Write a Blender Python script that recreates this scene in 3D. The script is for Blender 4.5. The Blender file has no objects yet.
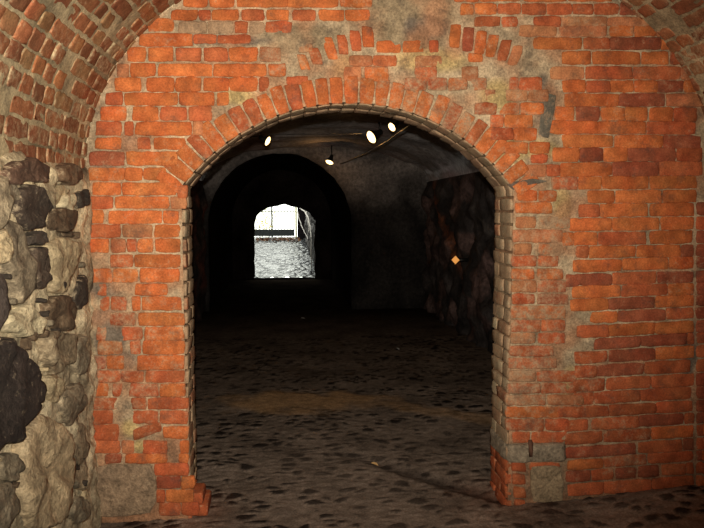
import bpy, math, random
from mathutils import noise as mn, Vector
random.seed(7)

# ------------------------------------------------------------------ camera, sky, light, exposure
F, CX, CY, H = 680.0, 352.0, 264.0, 1.88
VPX, VPY = 285.0, 210.0
SC = bpy.context.scene
COL = SC.collection
yaw = math.atan((CX - VPX) / F)
pitch = math.atan((CY - VPY) / math.hypot(F, CX - VPX))
cam_d = bpy.data.cameras.new('camera')
cam_d.sensor_width = 36.0
cam_d.lens = F / 704.0 * 36.0
cam_d.clip_end = 400
cam = bpy.data.objects.new('camera', cam_d)
COL.objects.link(cam)
cam.location = (0, 0, H)
cam.rotation_euler = (math.pi / 2 - pitch, 0, -yaw)
SC.camera = cam

SC.view_settings.view_transform = 'Standard'
SC.view_settings.look = 'None'
SC.view_settings.gamma = 1
SC.view_settings.use_curve_mapping = False
SC.view_settings.exposure = 0.0

w = bpy.data.worlds.new('sky')
SC.world = w
w.use_nodes = True
bg = w.node_tree.nodes['Background']
bg.inputs[0].default_value = (0.97, 1.0, 0.90, 1)
bg.inputs[1].default_value = 3.2

# the camera's own flash, a hand's width above the lens
fl = bpy.data.lights.new('flash', 'SPOT')
fl.energy = 880
fl.color = (1.0, 0.92, 0.78)
fl.spot_size = math.radians(90)
fl.spot_blend = 1.0
fl.shadow_soft_size = 0.012
flo = bpy.data.objects.new('flash', fl)
COL.objects.link(flo)
flo.location = (-0.01, 0.0, H + 0.10)
flo.rotation_euler = (math.pi / 2 + math.radians(2.0), 0, -yaw + math.radians(5.5))

# ------------------------------------------------------------------ helpers
fw = Vector((math.sin(yaw) * math.cos(pitch), math.cos(yaw) * math.cos(pitch), -math.sin(pitch)))
rt = Vector((math.cos(yaw), -math.sin(yaw), 0))
up = rt.cross(fw)
YW = 4.1            # front face of the brick wall
T = 0.34            # its thickness
def ray(x, y): return fw + rt * ((x - CX) / F) + up * ((CY - y) / F)
def onY(x, y, Y=YW):
    d = ray(x, y); k = Y / d.y
    return (d.x * k, d.z * k + H)
def onX(x, y, X):
    d = ray(x, y); k = X / d.x
    return (d.y * k, d.z * k + H)
def n3(x, y, z=0.0): return mn.noise(Vector((x, y, z)))
def fbm(x, y, z=0.0, o=4):
    s, a = 0.0, 1.0
    for i in range(o):
        s += a * mn.noise(Vector((x, y, z + i * 7.3))); a *= 0.5; x *= 2.03; y *= 2.03; z *= 2.03
    return s
def sstep(a, b, x):
    t = max(0.0, min(1.0, (x - a) / (b - a))); return t * t * (3 - 2 * t)

class MB:
    """collects vertices with a colour (rgb + a mask in alpha) and links ONE mesh object"""
    def __init__(s): s.v = []; s.f = []; s.c = []; s.mi = []
    def add(s, vs, fs, col, mi=0):
        b = len(s.v)
        s.v += [tuple(p) for p in vs]
        if isinstance(col, list): s.c += col
        else: s.c += [col] * len(vs)
        s.f += [tuple(b + i for i in f) for f in fs]
        s.mi += [mi] * len(fs)
    def box(s, x0, x1, y0, y1, z0, z1, col=(1, 1, 1, 0)):
        vs = [(x, y, z) for x in (x0, x1) for y in (y0, y1) for z in (z0, z1)]
        s.add(vs, [(0, 1, 3, 2), (4, 6, 7, 5), (0, 4, 5, 1), (2, 3, 7, 6), (0, 2, 6, 4), (1, 5, 7, 3)], col)
    def tube(s, pts, r, n=8, col=(1, 1, 1, 0), cap=True):
        pts = [Vector(p) for p in pts]; vs = []; fs = []
        rs = r if isinstance(r, list) else [r] * len(pts)
        for i, p in enumerate(pts):
            d = (pts[min(i + 1, len(pts) - 1)] - pts[max(i - 1, 0)]).normalized()
            a = d.cross(Vector((0, 0, 1)))
            if a.length < 0.05: a = d.cross(Vector((1, 0, 0)))
            a.normalize(); b = d.cross(a)
            for k in range(n):
                t = 2 * math.pi * k / n
                vs.append(p + (a * math.cos(t) + b * math.sin(t)) * rs[i])
        for i in range(len(pts) - 1):
            for k in range(n):
                fs.append((i * n + k, i * n + (k + 1) % n, (i + 1) * n + (k + 1) % n, (i + 1) * n + k))
        if cap:
            fs.append(tuple(range(n))[::-1]); fs.append(tuple((len(pts) - 1) * n + k for k in range(n)))
        s.add(vs, fs, col)
    def build(s, name, mat, parent=None, smooth=True):
        me = bpy.data.meshes.new(name)
        me.from_pydata(s.v, [], s.f)
        ca = me.color_attributes.new('tone', 'FLOAT_COLOR', 'POINT')
        flat = [q for c in s.c for q in c]
        ca.data.foreach_set('color', flat)
        for m in (mat if isinstance(mat, list) else [mat]): me.materials.append(m)
        me.polygons.foreach_set('material_index', s.mi)
        me.polygons.foreach_set('use_smooth', [smooth] * len(s.f))
        me.validate(); me.update()
        o = bpy.data.objects.new(name, me)
        COL.objects.link(o)
        if parent: o.parent = parent
        return o
def structure(o): o['kind'] = 'structure'; return o
def tag(o, label, cat, group=None, kind=None):
    o['label'] = label; o['category'] = cat
    if group: o['group'] = group
    if kind: o['kind'] = kind
    return o
def empty(name, loc):
    o = bpy.data.objects.new(name, None); o.empty_display_size = 0.1
    COL.objects.link(o); o.location = loc; return o

# ------------------------------------------------------------------ materials
def nodes(name):
    m = bpy.data.materials.new(name); m.use_nodes = True
    nt = m.node_tree; b = nt.nodes['Principled BSDF']
    return m, nt, b
def N(nt, t, **kw):
    n = nt.nodes.new(t)
    for k, v in kw.items():
        if k in n.inputs: n.inputs[k].default_value = v
        else: setattr(n, k, v)
    return n
def mixc(nt, fac, a, b, blend='MIX'):
    n = nt.nodes.new('ShaderNodeMix'); n.data_type = 'RGBA'; n.blend_type = blend
    for sock, v in ((n.inputs[0], fac), (n.inputs[6], a), (n.inputs[7], b)):
        if hasattr(v, 'links'): nt.links.new(v, sock)
        else: sock.default_value = v
    return n.outputs[2]
def tonemat(name, smear, sp=0.2, rough=0.9, grain=60, bump=0.4, mot=0.35, dist=0.01, grime=0.0):
    """albedo from the 'tone' attribute, mottled; alpha of the attribute = how far mortar or dirt covers it"""
    m, nt, b = nodes(name)
    L = nt.links.new
    at = N(nt, 'ShaderNodeAttribute', attribute_name='tone')
    tc = N(nt, 'ShaderNodeTexCoord')
    n1 = N(nt, 'ShaderNodeTexNoise', Scale=14.0, Detail=6.0, Roughness=0.65)
    n2 = N(nt, 'ShaderNodeTexNoise', Scale=float(grain), Detail=5.0, Roughness=0.7)
    L(tc.outputs['Object'], n1.inputs['Vector']); L(tc.outputs['Object'], n2.inputs['Vector'])
    r1 = N(nt, 'ShaderNodeMapRange'); r1.inputs[1].default_value = 0.25; r1.inputs[2].default_value = 0.75
    r1.inputs[3].default_value = 1 - mot; r1.inputs[4].default_value = 1 + mot
    L(n2.outputs[0], r1.inputs[0])
    r2 = N(nt, 'ShaderNodeMapRange'); r2.inputs[1].default_value = 0.3; r2.inputs[2].default_value = 0.7
    r2.inputs[3].default_value = 1 - mot * 0.7; r2.inputs[4].default_value = 1 + mot * 0.7
    L(n1.outputs[0], r2.inputs[0])
    mm = N(nt, 'ShaderNodeMath', operation='MULTIPLY'); L(r1.outputs[0], mm.inputs[0]); L(r2.outputs[0], mm.inputs[1])
    vs = N(nt, 'ShaderNodeVectorMath', operation='SCALE')
    L(at.outputs['Color'], vs.inputs[0]); L(mm.outputs[0], vs.inputs['Scale'])
    # smear: noise + alpha over a threshold
    n3_ = N(nt, 'ShaderNodeTexNoise', Scale=28.0, Detail=7.0, Roughness=0.72)
    L(tc.outputs['Object'], n3_.inputs['Vector'])
    ad = N(nt, 'ShaderNodeMath', operation='ADD'); L(n3_.outputs[0], ad.inputs[0]); L(at.outputs['Alpha'], ad.inputs[1])
    r3 = N(nt, 'ShaderNodeMapRange'); r3.inputs[1].default_value = 0.66; r3.inputs[2].default_value = 0.92
    L(ad.outputs[0], r3.inputs[0])
    sm = N(nt, 'ShaderNodeVectorMath', operation='SCALE'); sm.inputs[0].default_value = smear[:3]
    L(mm.outputs[0], sm.inputs['Scale'])
    c = mixc(nt, r3.outputs[0], vs.outputs[0], sm.outputs[0])
    n4 = N(nt, 'ShaderNodeTexNoise', Scale=9.0, Detail=9.0, Roughness=0.75)
    L(tc.outputs['Object'], n4.inputs['Vector'])
    r4 = N(nt, 'ShaderNodeMapRange'); r4.inputs[1].default_value = 0.53; r4.inputs[2].default_value = 0.70; r4.inputs[4].default_value = grime
    L(n4.outputs[0], r4.inputs[0])
    c = mixc(nt, r4.outputs[0], c, (0.075, 0.058, 0.045, 1))
    L(c, b.inputs['Base Color'])
    b.inputs['Roughness'].default_value = rough
    b.inputs['Specular IOR Level'].default_value = sp
    bp = N(nt, 'ShaderNodeBump'); bp.inputs['Strength'].default_value = bump; bp.inputs['Distance'].default_value = dist
    L(n2.outputs[0], bp.inputs['Height']); L(bp.outputs[0], b.inputs['Normal'])
    return m
def flat(name, col, rough=0.6, metal=0.0, sp=0.3):
    m, nt, b = nodes(name)
    tc = N(nt, 'ShaderNodeTexCoord'); n = N(nt, 'ShaderNodeTexNoise', Scale=25.0, Detail=4.0)
    nt.links.new(tc.outputs['Object'], n.inputs['Vector'])
    c = mixc(nt, n.outputs[0], tuple(q * 0.7 for q in col[:3]) + (1,), tuple(min(1, q * 1.3) for q in col[:3]) + (1,))
    nt.links.new(c, b.inputs['Base Color'])
    b.inputs['Roughness'].default_value = rough; b.inputs['Metallic'].default_value = metal
    b.inputs['Specular IOR Level'].default_value = sp
    return m
def emit(name, col, s):
    m, nt, b = nodes(name)
    b.inputs['Base Color'].default_value = tuple(col) + (1,)
    b.inputs['Emission Color'].default_value = tuple(col) + (1,)
    b.inputs['Emission Strength'].default_value = s
    return m

MORT = (0.34, 0.215, 0.125)
M_brick = tonemat('old_brick', MORT, sp=0.2, mot=0.4, grime=.6, grain=95)
M_vault = tonemat('vault_brick', (0.40, 0.31, 0.185), sp=0.06, mot=0.4, grime=.35, grain=90)
M_mort = tonemat('lime_mortar', (0.16, 0.12, 0.08), sp=0.15, mot=0.55, grain=80, grime=.7)
M_stone = tonemat('rubble_stone', (0.50, 0.395, 0.255), sp=0.3, mot=0.55, grain=45, bump=0.9, dist=0.022, grime=.35)
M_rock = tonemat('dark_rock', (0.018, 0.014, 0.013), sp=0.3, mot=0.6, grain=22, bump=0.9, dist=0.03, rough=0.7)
M_plaster = tonemat('sooty_plaster', (0.3, 0.28, 0.28), sp=0.15, mot=0.3, grain=14, bump=0.6, dist=0.04)
M_soot = tonemat('soot_black_masonry', (0.01, 0.008, 0.007), sp=0.0, mot=0.5, grain=20)
M_floor = tonemat('trodden_cobbles', (0.075, 0.05, 0.036), sp=0.0, mot=0.5, grain=70, bump=0.5)
M_wet = tonemat('worn_cobbles', (0.12, 0.11, 0.10), sp=0.5, mot=0.4, rough=0.24, grain=12, bump=0.6, dist=0.02)

# ------------------------------------------------------------------ brick geometry
def cell(mb, S, du, dv, hgt, rec, seed, col, smear, rag=0.0055, mi=0):
    """one worn brick: S(s,t,h) -> point, s,t in 0..1, h height over the face; du,dv its size in metres"""
    ms, mt = min(0.3, 0.0065 / du), min(0.3, 0.0065 / dv)
    nu = max(2, int(du / 0.028)); nv = 3
    def coords(m, n):
        a = [(0.0, -rec), (m * 0.12, hgt * 0.35), (m, hgt)]
        for i in range(1, n): a.append((m + (1 - 2 * m) * i / n, hgt))
        a += [(1 - m, hgt), (1 - m * 0.12, hgt * 0.35), (1.0, -rec)]
        return a
    cs, ct = coords(ms, nu), coords(mt, nv)
    W_, vs, cols = len(cs), [], []
    tiltx, tilty = random.uniform(-1, 1) * 0.003, random.uniform(-1, 1) * 0.002
    for t, ht in ct:
        for s_, hs in cs:
            h = min(hs, ht)
            ex = (n3(s_ * du * 22 + seed, t * dv * 22, 1.1) + .6 * n3(s_ * du * 70 + seed, t * dv * 70, 1.1)) * rag
            ey = (n3(s_ * du * 22 + seed, t * dv * 22, 5.7) + .6 * n3(s_ * du * 70 + seed, t * dv * 70, 5.7)) * rag
            # corners pulled in
            cu = (abs(s_ - .5) * 2) ** 6; cv = (abs(t - .5) * 2) ** 4
            pull = cu * cv * 0.006
            ss = s_ + (ex - math.copysign(pull, s_ - .5)) / du
            tt = t + (ey - math.copysign(pull * .7, t - .5)) / dv
            hh = h + fbm(s_ * du * 26 + seed, t * dv * 26, 9.0, 2) * 0.0038 + (s_ - .5) * tiltx * 2 + (t - .5) * tilty * 2
            vs.append(S(ss, tt, hh))
            kk = 1 + 0.26 * fbm(s_ * du * 13 + seed, t * dv * 13, 3.0, 2); pk = 1 + .22 * n3(s_ * du * 9 + seed, t * dv * 9, 31.)
            edge = 0.10 if h < hgt else 0.0
            cols.append((col[0] * kk, col[1] * kk * pk, col[2] * kk * pk, smear + edge))
    fs = []
    for j in range(len(ct) - 1):
        for i in range(W_ - 1):
            a = j * W_ + i
            fs.append((a, a + 1, a + W_ + 1, a + W_))
    mb.add(vs, fs, cols, mi)

BASE = {'o': (0.47, 0.127, 0.037), 'r': (0.40, 0.100, 0.037), 'd': (0.28, 0.073, 0.034),
        'p': (0.40, 0.15, 0.065), 'g': (0.15, 0.105, 0.07), 'k': (0.12, 0.10, 0.075)}
def tone(k):
    b = BASE[k]; j = random.uniform(0.84, 1.14); q = random.uniform(-0.06, 0.06)
    return (b[0] * j, b[1] * j * (1 + q), b[2] * j * (1 + q))

# how much mortar is smeared over the faces, by place on the wall (worn areas seen in the photograph)
SM = []
for (px, py, rx, ry, a) in [(540, 290, 28, 110, .20), (470, 100, 60, 34, .24), (500, 155, 28, 16, .10), (105, 340, 30, 60, .20), (160, 350, 30, 60, .10),
                            (290, 50, 40, 22, .22), (400, 75, 60, 14, .20), (380, 110, 120, 14, .05), (120, 420, 30, 40, .12), (560, 420, 30, 80, .14),
                            (100, 160, 22, 40, .12), (560, 215, 12, 40, .28), (620, 30, 60, 14, .10), (130, 260, 40, 30, .12), (520, 380, 16, 60, .14)]:
    c = onY(px, py); SM.append((c[0], c[1], rx / 160.0, ry / 160.0, a))
def smear_at(u, v):
    s = 0.05 + .12 * fbm(u * 2.1, v * 2.1, 44, 3)
    for cu, cv, ru, rv, a in SM:
        d = ((u - cu) / ru) ** 2 + ((v - cv) / rv) ** 2
        s += a * math.exp(-d)
    return s + random.uniform(-0.03, 0.05)

def quad_brick(mb, P, tn, hgt=0.0065, rec=0.02, smear=None, col=None, rag=0.0055):
    """P: four picture corners (tl, tr, br, bl) carried onto the wall face"""
    q = [onY(*p) for p in P]
    tl, tr, br, bl = q
    def S(s, t, h):
        u = (bl[0] * (1 - s) + br[0] * s) * (1 - t) + (tl[0] * (1 - s) + tr[0] * s) * t
        v = (bl[1] * (1 - s) + br[1] * s) * (1 - t) + (tl[1] * (1 - s) + tr[1] * s) * t
        return (u, YW - h, v)
    du = math.hypot(br[0] - bl[0], br[1] - bl[1]); dv = math.hypot(tl[0] - bl[0], tl[1] - bl[1])
    cu = sum(p[0] for p in q) / 4; cv = sum(p[1] for p in q) / 4
    cell(mb, S, du, dv, hgt + random.uniform(-0.003, 0.003), rec, random.uniform(0, 900), col or tone(tn),
         smear_at(cu, cv) if smear is None else smear, rag)

# rows of the wall read as  (y_top_left, y_bottom_left, y_top_right, y_bottom_right, x_left, x_right, [(x0, x1, tone) ...])
ROWS = []
def row(y0, y1, bricks, dy=0.0, xl=0.0, xr=704.0):
    ROWS.append((y0, y1, dy, xl, xr, bricks))
# left of the arch and above it
row(-3, 7, [(184, 207, 'o'), (210, 233, 'o'), (237, 287, 'o'), (288, 338, 'o'), (340, 372, 'o')])
row(10, 20, [(172, 197, 'o'), (199, 210, 'r'), (212, 238, 'o'), (242, 264, 'r'), (267, 289, 'o'), (293, 315, 'r'), (319, 344, 'o'), (346, 369, 'o')])
row(19, 31, [(148, 173, 'o')])
row(22, 33, [(179, 206, 'g'), (208, 233, 'g'), (235, 247, 'r'), (250, 264, 'g'), (266, 291, 'r')])
row(34, 46, [(140, 192, 'o')])
row(35, 43, [(194, 216, 'r'), (218, 250, 'r')])
row(48, 61, [(128, 145, 'o'), (149, 173, 'o'), (176, 201, 'r'), (204, 227, 'r'), (230, 257, 'o'), (260, 281, 'p')])
row(64, 76, [(118, 129, 'p'), (131, 155, 'o'), (159, 211, 'o'), (214, 266, 'o'), (269, 286, 'o')])
row(78, 91, [(115, 140, 'o'), (147, 174, 'o'), (176, 201, 'o'), (204, 228, 'o'), (230, 257, 'o'), (260, 268, 'r')])
row(77, 84, [(287, 307, 'r')])
row(93, 105, [(106, 122, 'r'), (125, 177, 'o'), (180, 214, 'o'), (217, 228, 'o')])
row(107, 120, [(101, 126, 'o'), (133, 158, 'o'), (161, 186, 'r'), (189, 211, 'r')])
row(122, 135, [(96, 121, 'r'), (125, 133, 'r'), (136, 191, 'o'), (194, 203, 'p')])
row(138, 149, [(96, 121, 'o'), (138, 150, 'r'), (154, 185, 'o')])
row(152, 165, [(90, 124, 'd'), (127, 177, 'o')])
row(168, 180, [(89, 124, 'o'), (125, 142, 'o'), (144, 165, 'o'), (167, 176, 'p')])
row(183, 195, [(93, 120, 'o'), (123, 176, 'o')])
row(186, 198, [(178, 187, 'r')])
row(197, 208, [(85, 113, 'r'), (116, 168, 'o'), (171, 186, 'p')])
row(211, 223, [(85, 103, 'o'), (109, 161, 'o'), (164, 178, 'o')])
row(225, 237, [(86, 120, 'r'), (123, 152, 'p'), (155, 179, 'o')])
row(239, 252, [(87, 109, 'o'), (111, 126, 'p'), (127, 136, 'r'), (138, 152, 'o'), (156, 180, 'o')])
row(255, 267, [(111, 133, 'r'), (135, 180, 'o')])
row(269, 282, [(88, 112, 'o'), (114, 137, 'o'), (140, 179, 'o')])
row(284, 295, [(96, 106, 'r'), (135, 167, 'o')])
row(297, 310, [(101, 109, 'r'), (111, 126, 'r'), (132, 140, 'o'), (143, 181, 'o')])
row(313, 325, [(110, 135, 'r'), (139, 184, 'o')])
row(327, 340, [(97, 106, 'r'), (123, 142, 'r'), (145, 183, 'o')])
row(341, 354, [(98, 122, 'o'), (131, 140, 'r'), (143, 184, 'o')])
row(356, 369, [(90, 106, 'd'), (107, 123, 'o'), (138, 184, 'o')])
row(371, 382, [(94, 120, 'r'), (121, 143, 'r'), (146, 184, 'r')])
row(384, 396, [(93, 108, 'o'), (113, 122, 'r'), (130, 158, 'r'), (160, 185, 'o')])
row(398, 409, [(91, 117, 'r'), (132, 146, 'r'), (148, 188, 'r')])
row(411, 423, [(91, 112, 'r'), (130, 158, 'r'), (160, 188, 'r')])
row(425, 440, [(91, 118, 'r')])
row(427, 438, [(163, 188, 'o')])
row(441, 453, [(91, 120, 'r'), (122, 134, 'p'), (143, 167, 'r'), (180, 189, 'o')])
row(454, 463, [(106, 121, 'd'), (126, 167, 'o'), (179, 188, 'o')])
row(464, 475, [(155, 188, 'r')])
row(477, 488, [(157, 180, 'd'), (182, 194, 'o')])
row(490, 502, [(156, 165, 'r'), (167, 193, 'o')])
row(503, 515, [(160, 180, 'r'), (182, 198, 'r')])
# right of the arch, inner strip
for y0, y1, b in [(191, 201, [(518, 537, 'o'), (539, 552, 'o')]), (203, 213, [(516, 548, 'o')]), (217, 228, [(516, 535, 'p'), (540, 563, 'o')]),
                  (230, 242, [(513, 560, 'p')]), (244, 254, [(515, 531, 'p'), (538, 560, 'o')]), (256, 266, [(512, 536, 'r'), (538, 553, 'r')]),
                  (269, 279, [(512, 533, 'o'), (538, 560, 'o')]), (281, 292, [(512, 536, 'p'), (538, 560, 'r')]), (294, 304, [(512, 534, 'r'), (538, 566, 'd')]),
                  (306, 318, [(511, 560, 'o')]), (320, 331, [(511, 540, 'r'), (542, 562, 'r')]), (333, 343, [(511, 535, 'p'), (538, 562, 'r')]),
                  (346, 356, [(510, 548, 'r')]), (358, 368, [(509, 548, 'r')]), (371, 381, [(509, 535, 'p'), (537, 573, 'r')]), (383, 393, [(508, 540, 'r'), (542, 573, 'r')]),
                  (395, 405, [(506, 545, 'p'), (548, 576, 'p')]), (407, 417, [(507, 556, 'o'), (558, 574, 'r')]), (419, 430, [(507, 543, 'r'), (546, 564, 'r')]),
                  (432, 442, [(514, 529, 'r'), (532, 557, 'r')]), (463, 469, [(530, 557, 'r')])]:
    row(y0, y1, [(q[0], q[1] + (random.uniform(2, 9) if q[1] > 545 else 0), q[2]) for q in b])
# right section; the courses climb a little towards the corner lower down
R_ = [(-9, 1, 0, [(455, 478, 'o'), (480, 520, 'o'), (524, 566, 'o'), (569, 612, 'o')]),
      (4, 14, 0, [(461, 473, 'o'), (475, 496, 'o'), (498, 520, 'r'), (522, 545, 'r'), (547, 571, 'r'), (573, 592, 'r'), (594, 618, 'r'), (620, 641, 'd')]),
      (17, 26, 0, [(475, 500, 'r'), (502, 517, 'r'), (535, 560, 'r'), (562, 606, 'p'), (608, 650, 'p')]),
      (26, 36, 0, [(520, 556, 'p'), (560, 606, 'p'), (610, 633, 'o'), (635, 655, 'o'), (657, 679, 'p')]),
      (38, 49, 0, [(534, 581, 'o'), (584, 609, 'r'), (611, 660, 'd'), (662, 686, 'o')]),
      (52, 64, 0, [(563, 590, 'o'), (593, 640, 'o'), (642, 668, 'o'), (671, 693, 'r')]),
      (67, 79, 0, [(551, 584, 'p'), (586, 632, 'r'), (634, 680, 'r'), (682, 706, 'p')]),
      (81, 92, 0, [(563, 585, 'o'), (587, 610, 'r'), (611, 633, 'o'), (635, 657, 'o'), (658, 683, 'd'), (684, 706, 'o')]),
      (94, 106, 0, [(566, 618, 'o'), (619, 664, 'd'), (667, 708, 'p')]),
      (107, 120, 1, [(556, 574, 'o'), (576, 599, 'd'), (601, 624, 'o'), (625, 647, 'o'), (650, 672, 'o'), (674, 696, 'r')]),
      (121, 133, 1, [(549, 597, 'o'), (598, 645, 'o'), (647, 695, 'r')]),
      (135, 147, 1, [(563, 612, 'o'), (615, 662, 'o'), (664, 700, 'd')]),
      (148, 161, 0, [(553, 578, 'o'), (580, 603, 'd'), (604, 627, 'o'), (628, 675, 'd'), (677, 702, 'r')]),
      (163, 176, -1, [(561, 611, 'o'), (613, 658, 'd'), (660, 702, 'r')]),
      (177, 189, -1, [(552, 577, 'r'), (579, 601, 'o'), (602, 648, 'o'), (651, 696, 'o')]),
      (191, 203, -1, [(588, 614, 'o'), (616, 661, 'o'), (663, 696, 'o')]),
      (205, 217, -2, [(579, 599, 'r'), (600, 647, 'o'), (650, 694, 'o')]),
      (219, 231, -2, [(572, 611, 'o'), (613, 658, 'o'), (661, 694, 'o')]),
      (233, 245, -2, [(563, 574, 'o'), (576, 597, 'o'), (599, 645, 'r'), (650, 692, 'o')]),
      (247, 258, -2, [(577, 588, 'r'), (590, 635, 'o'), (637, 680, 'o'), (682, 694, 'd')]),
      (261, 272, -4, [(576, 621, 'o'), (623, 668, 'o'), (670, 694, 'o')]),
      (275, 286, -4, [(568, 578, 'd'), (580, 611, 'd'), (613, 656, 'r'), (658, 694, 'd')]),
      (287, 298, -4, [(576, 620, 'o'), (622, 667, 'r'), (668, 694, 'o')]),
      (300, 311, -5, [(572, 608, 'o'), (609, 654, 'd'), (656, 696, 'o')]),
      (314, 324, -6, [(591, 617, 'o'), (619, 665, 'd'), (667, 694, 'r')]),
      (327, 338, -6, [(580, 608, 'r'), (609, 654, 'o'), (655, 694, 'o')]),
      (341, 351, -8, [(595, 640, 'd'), (641, 686, 'd'), (688, 700, 'r')]),
      (353, 364, -7, [(578, 607, 'r'), (609, 654, 'd'), (656, 694, 'o')]),
      (367, 378, -7, [(577, 596, 'r'), (597, 643, 'd'), (645, 690, 'r')]),
      (381, 392, -7, [(577, 604, 'r'), (607, 650, 'r'), (652, 693, 'r')]),
      (394, 405, -7, [(578, 593, 'r'), (595, 640, 'r'), (641, 690, 'r')]),
      (408, 418, -7, [(578, 608, 'r'), (610, 655, 'r'), (657, 692, 'r')]),
      (421, 431, -8, [(567, 588, 'r'), (592, 638, 'r'), (640, 683, 'd'), (685, 704, 'r')]),
      (434, 445, -9, [(569, 602, 'r'), (604, 650, 'r'), (652, 692, 'o')]),
      (448, 458, -9, [(568, 635, 'd'), (639, 682, 'r'), (684, 698, 'd')]),
      (461, 470, -10, [(569, 602, 'o'), (604, 646, 'r'), (648, 692, 'r')]),
      (472, 482, -9, [(567, 590, 'd'), (592, 613, 'r'), (616, 636, 'd'), (639, 658, 'd'), (662, 685, 'r'), (687, 702, 'r')]),
      (485, 496, -9, [(569, 603, 'r'), (605, 650, 'r'), (652, 696, 'r')])]
for y0, y1, dy, b in R_:
    if y0 > 200: b = [(q[0], min(q[1], 693), q[2]) for q in b if q[0] < 690] + [(697, 714, random.choice('drd'))]
    if y0 > 215: b = [(q[0] - (random.uniform(0, 5) if q[0] < 582 else 0), q[1], q[2]) for q in b]
    row(y0, y1, b, dy, 566, 695)
# worn strip between the ring and the right section
for y0, y1, b in [(41, 52, [(377, 400, 'o'), (403, 423, 'o'), (429, 438, 'r')]), (54, 62, [(468, 482, 'o')]), (56, 66, [(350, 372, 'p'), (374, 396, 'r'), (416, 442, 'p')]),
                  (67, 81, [(345, 361, 'p'), (365, 388, 'o'), (415, 436, 'r'), (462, 478, 'p')]), (78, 90, [(405, 426, 'r'), (428, 447, 'r'), (449, 467, 'o'), (471, 486, 'o'), (510, 518, 'r'), (520, 541, 'r')]),
                  (90, 101, [(485, 495, 'p'), (506, 527, 'p'), (529, 548, 'p')]), (103, 114, [(475, 496, 'r'), (500, 519, 'o'), (521, 543, 'o')]),
                  (115, 127, [(476, 486, 'r'), (491, 503, 'r'), (505, 532, 'o')]), (128, 140, [(491, 513, 'r'), (514, 536, 'o')]),
                  (142, 153, [(505, 527, 'o'), (530, 549, 'o')]), (155, 163, [(512, 527, 'r'), (532, 547, 'r')]), (165, 176, [(525, 545, 'p'), (547, 559, 'r')]), (44, 52, [(300, 312, 'p')])]:
    row(y0, y1, b)
# courses above the frame
y, k = -15, 0
while y > -150:
    x = 140 + (k % 2) * 22; b = []
    while x < 640:
        wd = random.choice((48, 48, 24)); b.append((x, x + wd - 3, random.choice('ooor'))); x += wd
    row(y - 10.5, y, b); y -= 13.4; k += 1

VCX, VA, VB, VZ = 0.78, 1.93, 1.43, H + 0.20     # the near vault: centre, half width, rise, springing
VL, VR = VCX - VA, VCX + VA

# the arch opening: picture points of its front edge carried to the wall
xl, zs = onY(183.5, 187); xr, _ = onY(512, 187)
xc, zc = onY(345, 104)
AX = (xl + xr) / 2; AW = (xr - xl) / 2
rise = zc - zs; AR = (AW * AW + rise * rise) / (2 * rise); AZ = zc - AR
A0 = math.asin(min(1, AW / AR))
SPR = AZ + AR * math.cos(A0)
def inside(u, v, g=0.0):
    if v <= SPR: return abs(u - AX) < AW + g
    return math.hypot(u - AX, v - AZ) < AR + g and v > AZ
def path(s):
    """s along the opening's edge from the left foot over the crown to the right foot -> (u, v, nu, nv) with n pointing into the opening"""
    L1 = SPR + 0.3; La = AR * 2 * A0
    if s < L1: return (xl, -0.3 + s, 1, 0)
    if s > L1 + La: return (xr, SPR - (s - L1 - La), -1, 0)
    a = -A0 + (s - L1) / AR
    return (AX + AR * math.sin(a), AZ + AR * math.cos(a), -math.sin(a), -math.cos(a))
PL = 2 * (SPR + 0.3) + AR * 2 * A0

# ------------------------------------------------------------------ near wall with the arch
PATCH = []   # mortar standing proud: (u, v, ru, rv, lift)
for px, py, rx, ry, l in [(410, 18, 40, 26, .010), (300, 38, 34, 9, .009), (446, 62, 24, 12, .008), (495, 97, 16, 12, .009), (467, 80, 18, 9, .006),
                          (103, 290, 16, 7, .008), (112, 332, 14, 9, .008), (100, 318, 12, 8, .009), (123, 407, 9, 14, .011), (130, 428, 8, 9, .012), (140, 446, 6, 7, .012), (175, 450, 6, 12, .008),
                          (128, 465, 20, 4, .006), (128, 143, 7, 7, .006), (94, 262, 10, 8, .004), (500, 190, 10, 6, .006), (560, 205, 10, 20, .008), (558, 250, 8, 14, .008), (566, 300, 5, 9, .006),
                          (568, 380, 4, 14, .005), (563, 440, 4, 14, .006), (270, 91, 8, 5, .010), (235, 98, 10, 5, .008)]:
    c = onY(px, py); PATCH.append((c[0], c[1], rx / 160.0, ry / 160.0, l))
def mort_h(u, v):
    h = -0.003 + fbm(u * 14, v * 14, 2.0, 4) * 0.0055
    for cu, cv, ru, rv, l in PATCH:
        d = ((u - cu) / ru) ** 2 + ((v - cv) / rv) ** 2
        if d < 4: h += l * sstep(1.6, 0.5, d + 0.5 * n3(u * 16, v * 16, 3)) 
    return h
mb = MB()
U0, U1, V0, V1, ST = VL - 0.15, VR + 0.15, -0.25, 3.75, 0.02
nu, nv = int((U1 - U0) / ST), int((V1 - V0) / ST)
G = 0.012
vid = {}
vs, cols, fs = [], [], []
pU = [(onY(x, y), rx / 160, ry / 160) for x, y, rx, ry in [(410, 14, 46, 36), (300, 38, 40, 14)]]
yel = [(onY(x, y), rx / 160, ry / 160) for x, y, rx, ry in [(498, 95, 20, 16), (430, 60, 40, 12), (562, 205, 10, 20), (345, 68, 12, 14), (238, 97, 20, 8), (130, 428, 9, 9), (140, 446, 7, 8), (540, 150, 20, 10), (570, 385, 10, 20), (510, 150, 20, 15)]]
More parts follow.
